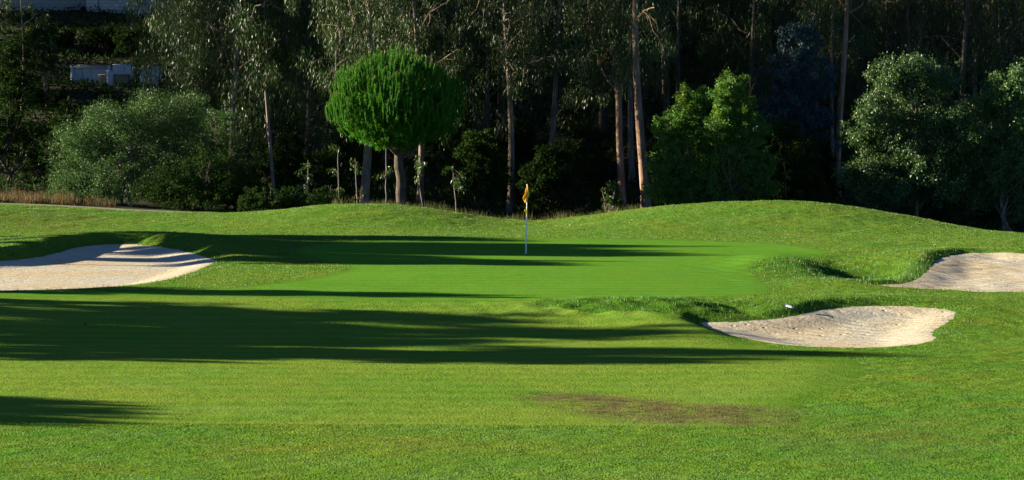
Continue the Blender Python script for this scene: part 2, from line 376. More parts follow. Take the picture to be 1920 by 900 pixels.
# tall dry grass behind the saddle and on the left below the big bush
def tall_patch(name, n, fx, hh, mat, label, wid=.03):
    x, y = fx(n); z = ztot(x, y)
    blades(name, np.stack([x, y, z], 1), hh * R.uniform(.3, 1.3, len(x)) * (.75 + .35 * np.sin(x * 2.3) * np.sin(x * .9 + y)), np.full(len(x), wid) * R.uniform(.6, 1.4, len(x)), .35, mat, label, 'dry grass')
def left_patch(n):
    y = 107.8 + 5 * R.uniform(0, 1, n) ** 1.4; px = R.uniform(-500, 215, n); c = R.uniform(0, 1, n) < .55 + .45 * np.sin(px * .09 + y * 1.7) - .5 * (px > 150); return X(px, y)[c], y[c]
def mid_patch(n):
    y = R.uniform(101.5, 116, n); px = R.uniform(620, 1200, n)
    c = R.uniform(0, 1, n) < .3 + .7 * (np.sin(px * .045) * np.sin(y * 1.3 + px * .01) > -.2); return X(px, y)[c], y[c]
tall_patch('dry_grass', 16000, left_patch, .62, M['dryblade'], 'tall straw coloured grass beside the path at far left')
tall_patch('dry_grass', 26000, mid_patch, .44, M['olivegrass'], 'tall dry grass behind the dip between the two mounds', .028)

# ------------------------------------------------------------------ trees
def tube(pts, rads, seg=8):
    pts = np.array(pts, float); n = len(pts); V = []; Fq = []
    for i in range(n):
        d = pts[min(i + 1, n - 1)] - pts[max(i - 1, 0)]; d /= np.linalg.norm(d) + 1e-9
        u = np.cross(d, [0, 1, 0] if abs(d[1]) < .9 else [1, 0, 0]); u /= np.linalg.norm(u); v = np.cross(d, u)
        for k in range(seg):
            a = 2 * PI * k / seg; V.append(pts[i] + rads[i] * (math.cos(a) * u + math.sin(a) * v))
    for i in range(n - 1):
        for k in range(seg):
            k2 = (k + 1) % seg; Fq.append((i * seg + k, i * seg + k2, (i + 1) * seg + k2, (i + 1) * seg + k))
    return np.array(V), np.array(Fq)
class Acc:
    def __init__(s): s.V = []; s.F = []; s.n = 0
    def add(s, V, Fq): s.V.append(V); s.F.append(Fq + s.n); s.n += len(V)
    def mesh(s, name): return raw_mesh(name, np.concatenate(s.V), [np.concatenate(s.F)])
def limb(p0, p1, r0, r1, sag=.0, wob=.05, n=7, rng=R):
    t = np.linspace(0, 1, n)[:, None]; L = np.linalg.norm(np.array(p1) - p0)
    P = np.array(p0) * (1 - t) + np.array(p1) * t
    P[1:-1] += rng.normal(0, wob * L / 3, (n - 2, 3)); P[:, 2] += (sag * L * 4 * t * (1 - t))[:, 0]
    r = r0 * (1 - t[:, 0]) + r1 * t[:, 0]
    return P, r
def leafmesh(name, P, D, L, W, rng=R):
    """P base points, D unit directions"""
    n = len(P); rv = rng.normal(0, 1, (n, 3)); s = np.cross(D, rv); s /= np.linalg.norm(s, axis=1)[:, None] + 1e-9
    L = (L * rng.uniform(.6, 1.3, n))[:, None]; W = (W * rng.uniform(.7, 1.3, n))[:, None]
    V = np.empty((n, 4, 3)); V[:, 0] = P; V[:, 1] = P + D * L * .45 + s * W / 2; V[:, 2] = P + D * L; V[:, 3] = P + D * L * .45 - s * W / 2
    return raw_mesh(name, V.reshape(-1, 3), [np.arange(4 * n).reshape(n, 4)], {'rnd': np.repeat(rng.uniform(0, 1, n), 4)}, False)
def unit(v): return v / (np.linalg.norm(v, axis=1)[:, None] + 1e-9)

def clump_leaves(name, C, Rr, nper, L, W, droop, rng, flat=.8):
    """C clump centres, Rr radii; leaves hang (droop 1) or spread (0)"""
    n = len(C); k = nper; cc = np.repeat(C, k, 0); rr = np.repeat(Rr, k)
    off = unit(rng.normal(0, 1, (n * k, 3))) * (rng.uniform(0, 1, n * k) ** .45)[:, None]; off[:, 2] *= flat
    P = cc + off * rr[:, None]
    D = unit(rng.normal(0, 1, (n * k, 3)) * (1 - droop * .75) + off * .5 * (1 - droop) + np.array([0, 0, -1.6 * droop]))
    return leafmesh(name, P, D, L, W, rng)

def euc_parts(seed, h, tr, crown_lo, cr, nclump=120, nper=130, lean=0.0, fork=None, L=.24, W=.03, nl=13, top=1.0):
    """eucalyptus: tall trunk, ascending limbs, hanging leaves"""
    g = np.random.default_rng(seed); acc = Acc()
    n = 14; t = np.linspace(0, 1, n)
    P = np.stack([lean * h * t + .012 * h * np.sin(t * 5 + seed), .01 * h * np.sin(t * 4 + seed * 2), -.4 + (h * .93 + .4) * t], 1)
    r = tr * (1 - .8 * t) * (1 + .35 * np.exp(-t * 22))
    acc.add(*tube(P, r, 10))
    cents = []
    for i in range(nl):
        f = crown_lo + (1 - crown_lo) * (i + g.uniform(0, .8)) / nl
        f = min(f, .95); b = np.array([np.interp(f, t, P[:, j]) for j in range(3)])
        a = g.uniform(0, 2 * PI); prof = math.sin(PI * min(1, max(.12, (f - crown_lo) / (1 - crown_lo) * .8 + .2))) ** .6
        Lr = cr * prof * g.uniform(.6, 1.1)
        e = b + np.array([math.cos(a) * Lr, math.sin(a) * Lr, Lr * g.uniform(.25, .9)])
        Q, q = limb(b, e, tr * (1 - .8 * f) * .55, .02, .06, .12, rng=g); acc.add(*tube(Q, q, 6))
        for m in range(max(2, nclump // nl)):
            u = g.uniform(.35, 1.1); c = Q[0] * (1 - u) + Q[-1] * u + g.normal(0, cr * .2, 3); c[2] -= abs(g.normal(0, cr * .22)); cents.append(c)
            if m % 4 == 0:
                Q2, q2 = limb(Q[3], c, .03, .008, .05, .1, 5, g); acc.add(*tube(Q2, q2, 4))
    cents = np.array(cents)
    return acc.mesh('trunk'), clump_leaves('crown', cents, g.uniform(.3, .75, len(cents)) * cr / 2.6, nper, L, W, .8, g, 1.3)

def broad_parts(seed, h, w, nclump=150, nper=110, L=.12, W=.07, stem=.28, tr=.09, nstem=1, droop=.25, shape='ovoid', lobes=None, dy=.9, topw=.55, lf=.15):
    """bushy broadleaf tree or shrub: several lobes, limbs to clumps on lobes' surface"""
    g = np.random.default_rng(seed); acc = Acc()
    if lobes is None:
        lobes = []
        for i in range(9):
            f = g.uniform(0, 1); zz = h * (stem + (1 - stem) * (.12 + .72 * f)); ww = w / 2 * (1 - (1 - topw) * f) * .55
            a = g.uniform(0, 2 * PI); lobes.append((math.cos(a) * ww, math.sin(a) * ww * dy, zz, w * g.uniform(.2, .32), h * (1 - stem) * g.uniform(.14, .24)))
        lobes.append((0, 0, h * .88, w * .2, h * .13)); lobes.append((0, 0, h * (stem + (1 - stem) * .45), w * .36, h * (1 - stem) * .4))
    cents = []; 
    per = max(3, int(nclump * 1.6) // len(lobes))
    for (lx, ly, lz, lr, lh) in lobes:
        o = unit(g.normal(0, 1, (per, 3))) * (g.uniform(0, 1, per) ** .3)[:, None]
        cents.append(np.stack([lx + o[:, 0] * lr, ly + o[:, 1] * lr, lz + o[:, 2] * lh], 1))
    cents = np.concatenate(cents); cents = cents + g.normal(0, 1, cents.shape) * np.array([.045, .045, .035]) * w
    gap = np.sin(cents[:, 0] * 9 / w * 2 + seed) * np.sin(cents[:, 2] * 3.1 + seed * 2) * np.sin(cents[:, 1] * 2.2 + 1); cents = cents[gap > -.42]; cents[:, 2] = np.maximum(cents[:, 2], .12 * h * (stem > .05) + .1)
    for s in range(nstem):
        a = g.uniform(0, 2 * PI); b = np.array([math.cos(a), math.sin(a), 0]) * (.12 * (nstem > 1)); b[2] = -.3
        top = np.array([g.normal(0, .05 * w), g.normal(0, .05 * w), h * .8])
        if nstem > 1: top[:2] += b[:2] * 5
        Q, q = limb(b, top, tr, .015, 0, .06, 9, g); acc.add(*tube(Q, q, 8))
        for i in range(0, len(cents), max(1, int(len(cents) * nstem / 34))):
            c = cents[i]; f = np.clip((c[2] / h - .12) * .9, lf, .9); b2 = Q[int(f * 8)]
            Q2, q2 = limb(b2, c, tr * .35 * (1 - f) + .008, .006, -.03, .1, 5, g); acc.add(*tube(Q2, q2, 5))
    return acc.mesh('trunk'), clump_leaves('crown', cents, g.uniform(.35, 1.15, len(cents)) * (w * .075), int(nper * .62), L, W, droop, g, .85)

def plant(name, parts, loc, bark, leaf, label, cat='tree', group=None, rz=0, sc_=1.0):
    r = empty(name, loc, rz); r.scale = (sc_,) * 3 if np.isscalar(sc_) else sc_
    tag(r, label, cat, group)
    link('trunk' if cat == 'tree' else 'stem', parts[0], bark, r); link('crown' if cat == 'tree' else 'foliage', parts[1], leaf, r)
    return r
def copy_plant(src, loc, rz, s, label=None, group=None):
    r = src.copy(); COL.objects.link(r); r.location = loc; r.rotation_euler = (0, 0, rz); r.scale = (s, s, s) if np.isscalar(s) else s
    if label: r['label'] = label
    if group: r['group'] = group
    for ch in src.children:
        c = ch.copy(); COL.objects.link(c); c.parent = r
    return r
def G(px, d): x = X(px, d); return (float(x), float(d), float(ztot(np.array([x]), np.array([float(d)]))[0]))
def Gx(x, d): return (float(x), float(d), float(ztot(np.array([float(x)]), np.array([float(d)]))[0]))

# --- stone pine
def pine():
    g = np.random.default_rng(21); acc = Acc(); d = 107.0
    root = empty('stone_pine', G(752, d)); tag(root, 'round bright green pine with upright shoots standing behind the left mound', 'tree')
    gz = root.location.z; cz = H(200, d) - gz; rx, rz = 3.08, 2.45; cx = X(742, d) - X(752, d)
    tr = np.array([(.12, 0, -.5), (.08, 0, .35), (-.02, 0, 1.0), (.02, 0, 1.7), (-.10, 0, 2.3), (-.1, 0, cz - .4)])
    acc.add(*tube(tr, [.36, .27, .24, .23, .22, .14], 12))
    for i in range(46):
        v = unit(g.normal(0, 1, (1, 3)))[0]; e = np.array([cx + v[0] * rx * .8, v[1] * rx * .8, cz + abs(v[2]) * rz * .7 - .2])
        P, r = limb(tr[4] + np.array([0, 0, g.uniform(.3, 1.5)]), e, .085, .02, -.05, .1, 6, g); acc.add(*tube(P, r, 6))
    link('trunk', acc.mesh('trunk'), M['barkdark'], root)
    # shoots
    N = 2600
    v = unit(g.normal(0, 1, (N, 3))); v = v[v[:, 2] > -.72]; v = v[g.uniform(0, 1, len(v)) < .55 + .45 * (v[:, 2] > -.1)]
    lump = 1 + .09 * np.sin(v[:, 0] * 7 + 1) * np.sin(v[:, 1] * 6) + .05 * np.sin(v[:, 2] * 9 + v[:, 0] * 5)
    pn = np.sin(v[:, 0] * 6.3 + 2 * np.sin(v[:, 2] * 5)) * np.sin(v[:, 1] * 5.1 + v[:, 2] * 7.3); kp = (pn < .62) | (v[:, 2] > .55); kp &= ~((v[:, 2] < -.2) & (np.sin(v[:, 0] * 11) * np.sin(v[:, 1] * 9 + 2) > .15)); v = v[kp]; lump = lump[kp]; pn = pn[kp]
    rad_ = lump * (1 - .22 * g.uniform(0, 1, len(v)) ** 2)
    sh = np.where(v[:, 2] < 0, .74, 1.0)
    B = np.stack([cx + v[:, 0] * rx * rad_, v[:, 1] * rx * rad_, cz - .35 + v[:, 2] * rz * rad_ * sh], 1)
    ln = g.uniform(.2, .55, len(B)) * (1 - .25 * pn) * np.where(v[:, 2] > -.15, 1, .6); up = unit(np.stack([v[:, 0] * .16 + g.normal(0, .11, len(v)), v[:, 1] * .22 + g.normal(0, .11, len(v)), np.where(v[:, 2] > -.2, 1.0, .8)], 1) + np.where(v[:, 2:] > -.2, 0, 1) * v * .35)
    K = 90; t = np.tile(np.linspace(0.0, 1, K), len(B)); Bb = np.repeat(B, K, 0); U = np.repeat(up, K, 0); LL = np.repeat(ln, K)
    P = Bb + U * (t * LL)[:, None]
    rv = g.normal(0, 1, P.shape); rv -= (rv * U).sum(1)[:, None] * U; rv = unit(rv)
    P = P + rv * .012; D = unit(rv * .8 + U)
    me = leafmesh('crown', P, D, .085, .016, g); cr = link('crown', me, M['pine'], root)
    ac = Acc(); e1 = unit(np.cross(up, [0.3, 1, 0.1])); e2 = np.cross(up, e1); nb = len(B); rings = []
    for f, rr in ((-.5, .02), (.1, .026), (.6, .028), (.97, .018)):
        for k in range(5):
            a = 2 * PI * k / 5; rings.append(B + up * (ln * f)[:, None] + (e1 * math.cos(a) + e2 * math.sin(a)) * rr)
    V = np.stack(rings, 1).reshape(-1, 3); q = np.array([(j * 5 + k, j * 5 + (k + 1) % 5, (j + 1) * 5 + (k + 1) % 5, (j + 1) * 5 + k) for j in range(3) for k in range(5)])
    q = (q[None] + (np.arange(nb) * 20)[:, None, None]).reshape(-1, 4)
    link('shoots', raw_mesh('shoots', V, [q], {'rnd': np.repeat(g.uniform(0, 1, nb), 20)}), M['pine'], cr)
    T_ = B + up * ln[:, None]; K = 9; P = np.repeat(T_, K, 0); D = unit(np.repeat(up, K, 0) * 2 + g.normal(0, .5, (len(P), 3)))
    link('candle_tips', leafmesh('candle_tips', P, D, .09, .02, g), M['tip'], cr)
    # inner needle tufts under the shoots
    n = 1500; v = unit(g.normal(0, 1, (n, 3))) * (g.uniform(.4, .80, n))[:, None]
    Cc = np.stack([cx + v[:, 0] * rx, v[:, 1] * rx, cz - .3 + v[:, 2] * rz * np.where(v[:, 2] < 0, .86, .85)], 1)
    K = 50; Cr = np.repeat(Cc, K, 0); D = unit(g.normal(0, 1, (n * K, 3)) + np.repeat(v, K, 0) * 1.0 + np.array([0, 0, .2]))
    link('inner_needles', leafmesh('inner_needles', Cr + D * .05, D, .20, .03, g), M['pine'], cr)
    return root
PINE = pine()

# --- eucalyptus, the ones one can single out
plant('eucalyptus_tree', euc_parts(11, 14.5, .20, .26, 3.9, 210, 150, .0, L=.24, W=.034, nl=20), G(440, 121), M['bark'], M['eucL'], 'leafy eucalyptus behind the big bush, its thin trunk forking high up')
plant('eucalyptus_tree', euc_parts(12, 13.5, .16, .20, 3.3, 190, 140, .0, L=.24, W=.034, nl=20), G(575, 125), M['bark'], M['eucL'], 'leafy eucalyptus left of the round pine, hanging foliage down to the ground cover')
plant('eucalyptus_tree', euc_parts(13, 17, .20, .42, 3.2, 150, 120, -.004, nl=16), G(952, 117), M['bark'], M['euc'], 'single straight pale trunk just left of the yellow flag')
plant('eucalyptus_tree', euc_parts(15, 20, .245, .50, 3.4, 150, 120, -.022, nl=15), G(1208, 113), M['barkred'], M['euc'], 'thickest tall reddish trunk, left of the two young bushy trees')
plant('eucalyptus_tree', euc_parts(16, 17, .17, .50, 3.0, 130, 110, -.003, nl=14), G(1189, 124), M['bark'], M['euc'], 'thin trunk set back between the forked trunk and the thickest trunk')
plant('eucalyptus_tree', euc_parts(17, 19, .21, .52, 3.2, 130, 120, .002, nl=14), G(1577, 122), M['barkred'], M['euc'], 'tall reddish trunk standing alone left of the right hand trees')
plant('eucalyptus_tree', euc_parts(18, 15, .24, .42, 3.0, 130, 120, .01, nl=14), G(686, 112), M['bark'], M['euc'], 'pale peeling trunk under the left side of the round pine')
plant('eucalyptus_tree', euc_parts(19, 15, .17, .38, 3.0, 130, 120, -.01, nl=14), G(785, 116), M['bark'], M['euc'], 'trunk with peeling strips right of the round pine trunk')
plant('eucalyptus_tree', euc_parts(14, 15, .16, .22, 3.2, 230, 150, .0, L=.24, W=.034, nl=20), G(383, 123.5), M['bark'], M['eucL'], 'leftmost leafy eucalyptus, its foliage hanging beside the row of white boxes')
plant('eucalyptus_tree', euc_parts(20, 16, .15, .15, 3.2, 230, 150, .0, L=.24, W=.034, nl=20), G(505, 127), M['barkdark'], M['eucL'], 'eucalyptus behind the bare leaning trunk, thick with hanging leaves')
# the forked one
def forked():
    g = np.random.default_rng(5); acc = Acc(); d = 115.0; root = empty('eucalyptus_tree', G(1168, d))
    tag(root, 'orange lit eucalyptus trunk that forks into two limbs left of the thickest trunk', 'tree')
    z0 = root.location.z
    def q(px, py, y=0): return np.array([X(px, d) - X(1168, d), y, H(py, d) - z0])
    stem = np.array([q(1168, 440), q(1168, 390), q(1164, 320), q(1161, 250), q(1160, 200), q(1159, 165)]); acc.add(*tube(stem, [.24, .19, .175, .165, .155, .16], 12))
    limbs = [[q(1159, 168), q(1172, 150), q(1182, 120), q(1184, 60), q(1185, -40, .3), q(1190, -160, .5)],
             [q(1159, 168), q(1150, 145), q(1153, 90), q(1152, 20, -.2), q(1150, -60, -.3), q(1140, -150)],
             [q(1160, 175), q(1140, 150, .5), q(1125, 120, .8), q(1100, 40, 1)]]
    cents = []
    for i, L in enumerate(limbs):
        L = np.array(L); acc.add(*tube(L, np.linspace(.12 if i < 2 else .06, .04, len(L)), 9))
        for k in range(60):
            j = g.uniform(1.5, len(L) - 1.001); a = int(j); f = j - a; p = L[a] * (1 - f) + L[a + 1] * f; e = p + g.normal(0, 1.1, 3) - np.array([0, 0, .3]); cents.append(e)
            if k % 4 == 0: P, r = limb(p, e, .03, .008, .05, .1, 5, g); acc.add(*tube(P, r, 5))
    link('trunk', acc.mesh('trunk'), M['barkred'], root); C = np.array(cents); C = C[C[:, 2] > 5.4]
    link('crown', clump_leaves('crown', C, g.uniform(.3, .7, len(C)), 90, .24, .045, .8, g, 1.3), M['euc'], root)
forked()
# dead leaning pole
acc = Acc(); d = 117.0; r0 = empty('dead_trunk', G(514, d)); z0 = r0.location.z
acc.add(*tube([(X(516, d) - r0.location.x, 0, -.5), (X(512, d) - r0.location.x, 0, H(340, d) - z0), (X(506, d) - r0.location.x, 0, H(260, d) - z0), (X(499, d) - r0.location.x, 0, H(172, d) - z0)], [.11, .095, .085, .06], 9))
acc.add(*tube([(X(503, d) - r0.location.x, 0, H(235, d) - z0), (X(496, d) - r0.location.x, .1, H(215, d) - z0)], [.04, .015], 6))
link('trunk', acc.mesh('trunk'), M['stake'], r0); tag(r0, 'bare pale leaning trunk between the big bush and the round pine', 'dead tree')

# --- saplings with thin stems
def sapling(px, d, py_top, lean, label, leaves=7, group='thin saplings behind the left mound'):
    g = np.random.default_rng(int(px)); loc = G(px, d); r = empty('sapling', loc); tag(r, label, 'sapling', group)
    hh = H(py_top, d) - loc[2]; acc = Acc()
    Q, q = limb((0, 0, -.3), (lean, 0, hh), .036, .016, 0, .012, 8, g); acc.add(*tube(Q, q, 7))
    C = []
    for i in range(leaves):
        f = g.uniform(.45, 1.0); p = Q[0] * (1 - f) + Q[-1] * f; e = p + g.normal(0, .28, 3); C.append(e); Q2, q2 = limb(p, e, .012, .005, .05, .1, 4, g); acc.add(*tube(Q2, q2, 4))
    link('stem', acc.mesh('stem'), M['stake'], r)
    link('foliage', clump_leaves('foliage', np.array(C), np.full(len(C), .22), 22, .17, .05, .6, g), M['eucL'], r)
sapling(636, 106, 285, -.05, 'thin straight sapling, second one left of the pine trunk')
sapling(577, 109, 300, .02, 'thin faint sapling left of the pale peeling trunk', 10)
sapling(671, 106.5, 300, -.12, 'thin sapling just left of the pale peeling trunk', 6)
sapling(724, 103.5, 278, 0, 'thin straight pale sapling nearest the pine trunk on its left', 4)
sapling(858, 105, 315, -.22, 'thin leaning sapling right of the round pine', 9)
sapling(796, 106, 300, -.35, 'crooked sapling below the right side of the round pine', 6)
sapling(1247, 108, 290, .1, 'small sapling at the left foot of the young bushy trees', 14, 'thin saplings on the right mound')
sapling(1322, 107, 310, .05, 'pale sapling between the two young bushy trees', 8, 'thin saplings on the right mound')

# --- bushy young trees on the right
def bush_lobes(spec, d, px0, z0):
    return [(X(a, d) - X(px0, d), dy, H(b, d) - z0, r / F * d, rh / F * d) for a, b, r, rh, dy in spec]
def lobed(seed, d, px, spec, nclump, nper, L, W, tr, ns, lf, droop=.35, yv=.5):
    g = np.random.default_rng(seed); z0 = G(px, d)[2]; sp = [(a, b, rr, rr * .85, g.uniform(-yv, yv)) for a, b, rr in spec]
    lb = bush_lobes(sp, d, px, z0); hh = max(q[2] for q in lb) + .2; ww = max(q[0] + q[3] for q in lb) - min(q[0] - q[3] for q in lb)
    return broad_parts(seed, hh, ww, nclump, nper, L, W, .06, tr, ns, droop, lobes=lb, lf=lf)
Y1 = plant('young_tree', lobed(31, 107.5, 1285, [(1300, 190, 32), (1262, 238, 38), (1312, 250, 42), (1248, 300, 40), (1300, 318, 48), (1243, 352, 28), (1318, 358, 42), (1283, 372, 34)], 420, 130, .12, .055, .07, 2, .2), G(1285, 107.5), M['bark'], M['broad'], 'young bushy tree right of the thickest trunk, yellow green tips')
Y2 = plant('young_tree', lobed(32, 106.5, 1366, [(1365, 168, 26), (1378, 208, 36), (1350, 240, 32), (1402, 240, 34), (1370, 290, 48), (1412, 305, 42), (1358, 345, 48), (1420, 350, 34)], 420, 130, .12, .055, .08, 1, .2), G(1366, 106.5), M['bark'], M['broad'], 'taller young bushy tree with pointed lime green top')
for Y, sd, hh, w in ((Y1, 3, H(166, 108), 1.1), (Y2, 4, H(138, 107.5), .9)):
    g = np.random.default_rng(sd); k = 60; hz = hh - Y.location.z
    tips = [(-.05, hz), (-.75, hz - .9), (.5, hz - .45), (.95, hz - 1.5)] if sd == 3 else [(-.05, hz - .25), (.35, hz), (.75, hz - .9), (-.45, hz - 1.2)]
    k = 72; f = g.uniform(0, 1, k) ** .8; ti = np.array([tips[i % 4] for i in range(k)])
    C = np.stack([ti[:, 0] + g.normal(0, 1, k) * (.05 + .38 * f), -.1 + g.normal(0, 1, k) * (.06 + .4 * f), ti[:, 1] - f * 1.9], 1)
    link('new_shoots', clump_leaves('new_shoots', C, np.full(k, .15), 46, .12, .055, .05, g, 1.8), M['lime'], Y)
plant('broadleaf_tree', lobed(33, 104.5, 1726, [(1662, 150, 34), (1715, 138, 34), (1762, 150, 36), (1640, 218, 40), (1700, 220, 55), (1768, 235, 48), (1618, 262, 24), (1650, 290, 48), (1720, 300, 58), (1782, 300, 40), (1605, 325, 26), (1655, 345, 42), (1745, 345, 45), (1700, 350, 30), (1795, 250, 30)], 760, 110, .125, .06, .10, 1, .42, .45, .9), G(1726, 104.5), M['bark'], M['cool'], 'rounded light green tree standing alone below the right mound')
plant('broadleaf_tree', lobed(34, 104.5, 1888, [(1885, 160, 38), (1850, 205, 36), (1905, 225, 50), (1835, 275, 38), (1885, 300, 55), (1945, 190, 50), (1855, 350, 42), (1915, 365, 42), (1960, 290, 55), (1990, 220, 45)], 640, 110, .125, .055, .11, 2, .35, .45, .9), G(1888, 104.5), M['bark'], M['cool'], 'light green tree with twin trunks cut by the right edge')
plant('shrub', broad_parts(35, H(250, 115) + .5, 4.6, 200, 150, .12, .06, .0, .06, 3), G(1465, 115), M['barkdark'], M['dark'], 'dark rounded bush right of the lime topped young tree', 'shrub')
plant('acacia_tree', broad_parts(36, H(68, 121) + .4, 4.8, 260, 130, .17, .05, .2, .12, 1, .5, topw=.5), G(1500, 121), M['barkdark'], M['blue'], 'blue grey acacia standing left of the lone reddish trunk')
plant('broadleaf_tree', broad_parts(37, H(225, 113) + .3, 3.4, 200, 130, .13, .06, .15, .08, 1), G(898, 113), M['barkdark'], M['dark'], 'small dark tree between the round pine and the flag', 'tree')
plant('broadleaf_tree', broad_parts(38, H(255, 116) + .3, 4.2, 200, 130, .13, .06, .1, .08, 2), G(1040, 116), M['barkdark'], M['dark'], 'low dark tree right behind the yellow flag', 'tree')
plant('shrub', broad_parts(39, 2.0, 1.3, 40, 60, .16, .08, .1, .03, 3, .3), G(1146, 108), M['bark'], M['eucL'], 'small leafy shrub at the foot of the forked trunk', 'shrub')
plant('shrub', broad_parts(40, 1.6, 1.5, 40, 60, .15, .07, .1, .03, 3, .4), G(560, 112), M['bark'], M['eucL'], 'small shrub with big pale leaves left of the saplings', 'shrub')
# --- left
d = 112.0; z0 = G(235, d)[2]
plant('olive_bush', broad_parts(51, 5.5, 7, 620, 190, .085, .034, .02, .08, 4, .25, lobes=bush_lobes([(170, 320, 62, 62, 0), (240, 270, 80, 72, .4), (290, 215, 48, 45, .6), (205, 235, 45, 40, .3), (150, 265, 36, 36, 0), (330, 290, 66, 66, .6), (230, 340, 90, 45, -.6), (350, 220, 40, 40, 1), (135, 355, 34, 28, -.3)], d, 235, z0)), G(235, d), M['bark'], M['olive'], 'large grey green bush standing below the small white hut', 'bush')
d = 118.0; z0 = G(405, d)[2]
plant('olive_bush', broad_parts(52, 5, 5, 200, 150, .085, .034, .02, .07, 3, .25, lobes=bush_lobes([(400, 240, 45, 42, 0), (430, 290, 45, 50, .2), (375, 300, 50, 50, 0)], d, 405, z0)), G(405, d), M['bark'], M['olive'], 'smaller grey green bush behind the right end of the largest bush', 'bush')
d = 108.6; z0 = G(370, d)[2]
plant('shrub', broad_parts(53, 3, 5, 260, 150, .10, .05, .02, .05, 4, .2, lobes=bush_lobes([(330, 350, 60, 40, 0), (395, 330, 50, 48, .2), (445, 358, 42, 36, .1), (370, 370, 100, 26, -.2)], d, 370, z0)), G(370, d), M['barkdark'], M['dark'], 'dark low bush in front of the right end of the largest bush', 'shrub')
for px, w, py, lb in ((505, 52, 346, 'dark rounded shrub, left one of the pair at the left foot of the mound'), (601, 42, 349, 'dark rounded shrub, right one of the pair at the left foot of the mound')):
    d = 104.5; z0 = G(px, d)[2]
    plant('shrub', broad_parts(int(px), 1.6, 2.5, 150, 150, .08, .04, .02, .04, 3, .2, lobes=bush_lobes([(px, py + 28, w, 27, 0), (px - w * .5, py + 36, w * .5, 18, .1), (px + w * .45, py + 36, w * .5, 20, 0)], d, px, z0)), G(px, d), M['barkdark'], M['dark'], lb, 'shrub')
plant('broadleaf_tree', broad_parts(54, 7.4, 4.0, 230, 130, .13, .06, .1, .12, 1), G(12, 117), M['barkdark'], M['dark'], 'dark tree filling the left edge beside the dry grass', 'tree')
plant('shrub', broad_parts(55, 2.7, 2.2, 80, 110, .10, .045, .05, .04, 3), G(72, 119), M['barkdark'], M['olive'], 'grey shrub between the dark left edge tree and the largest bush', 'shrub')
plant('eucalyptus_tree', euc_parts(56, 9.5, .07, .60, 1.3, 26, 60, .004, nl=7), G(42, 138), M['bark'], M['eucL'], 'slender tree in front of the white building, thin trunk with few leaves')
plant('broadleaf_tree', broad_parts(57, H(28, 141) - G(88, 141)[2], 2.2, 70, 80, .26, .08, .35, .07, 1, .6), G(88, 141), M['bark'], M['eucL'], 'small tree with glossy leaves right below the white building', 'tree')

# --- the wood behind: copies
WL = 'tall eucalyptus among the crowded trees of the dark wood behind the green'; WG = 'eucalyptus trees of the wood behind the green'
variants = [plant('eucalyptus_tree', euc_parts(60 + i, 17 + i, .17, lo, 3.4, 150, 120, 0.0, nl=16), (0, 0, 0), M['barkdark'], M['euc'], WL, 'tree', WG) for i, lo in enumerate((.12, .34, .2, .26))]
for q_ in variants[1:2]:
    for c_ in q_.children:
        if c_.name.startswith('trunk'): c_.data.materials[0] = M['bark']
g = np.random.default_rng(99); spots = []
for yy, step in ((128, 4.0), (134, 4.0), (141, 4.6), (150, 5), (162, 6), (176, 7)):
    hw = yy * .245 + 3; x = -hw
    while x < hw:
        xx = x + g.uniform(-1.2, 1.2); y2 = yy + g.uniform(-2, 2); px = xx / y2 * F + 960
        if px > 420 or (px > 330 and yy > 140) or px < -90: spots.append((xx, y2))
        x += step
for i, (x, y) in enumerate(spots):
    s = g.uniform(.8, 1.15); loc = Gx(x, y)
    if i < 4: o = variants[i]; o.location = loc; o.rotation_euler = (0, 0, g.uniform(0, 6)); o.scale = (s, s, s)
    else: copy_plant(variants[i % 4], loc, g.uniform(0, 6.28), s, WL, WG)
# understorey shrubs in the wood
UL = 'dark shrub in the undergrowth of the wood'; UG = 'shrubs in the undergrowth of the wood'
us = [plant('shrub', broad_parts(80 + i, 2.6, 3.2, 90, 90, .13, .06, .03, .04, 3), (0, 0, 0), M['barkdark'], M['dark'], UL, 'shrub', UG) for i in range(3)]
sp = []
for yy, n in ((119, 12), (123, 12), (129, 13), (137, 13), (147, 14)):
    for k in range(n):
        px = -100 + 2100 * (k + g.uniform(0, 1)) / n
        if 60 < px < 330 and yy > 130: continue
        sp.append((X(px, yy), yy + g.uniform(-1.5, 1.5)))
for i, (x, y) in enumerate(sp):
    s = g.uniform(.6, 1.25); loc = Gx(x, y)
    if i < 3: o = us[i]; o.location = loc; o.scale = (s, s, s)
    else: copy_plant(us[i % 3], loc, g.uniform(0, 6.28), s, UL, UG)
HL = 'low dark shrub on the shaded slope below the white building'; HG = 'shrubs on the slope below the building'
for i in range(46):
    px = g.uniform(40, 340); d = g.uniform(152, 170) if i < 36 else g.uniform(128, 143)
    s = g.uniform(.6, .95) if d > 150 else g.uniform(.3, .5)
    if d > 150: s = max(.25, min(.9, (H(50, d) - G(px, d)[2]) / 3.0))
    copy_plant(us[i % 3], G(px, d), g.uniform(0, 6.28), s, HL, HG)
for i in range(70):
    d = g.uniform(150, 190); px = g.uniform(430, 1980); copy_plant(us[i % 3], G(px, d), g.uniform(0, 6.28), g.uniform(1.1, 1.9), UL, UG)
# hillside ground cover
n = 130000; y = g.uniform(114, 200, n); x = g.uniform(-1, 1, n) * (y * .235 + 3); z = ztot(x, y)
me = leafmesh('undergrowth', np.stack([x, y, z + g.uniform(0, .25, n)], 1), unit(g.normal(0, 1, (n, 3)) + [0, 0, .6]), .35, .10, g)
tag(link('undergrowth', me, M['dark']), 'dark leafy ground cover on the shaded hillside', 'undergrowth', None, 'stuff')

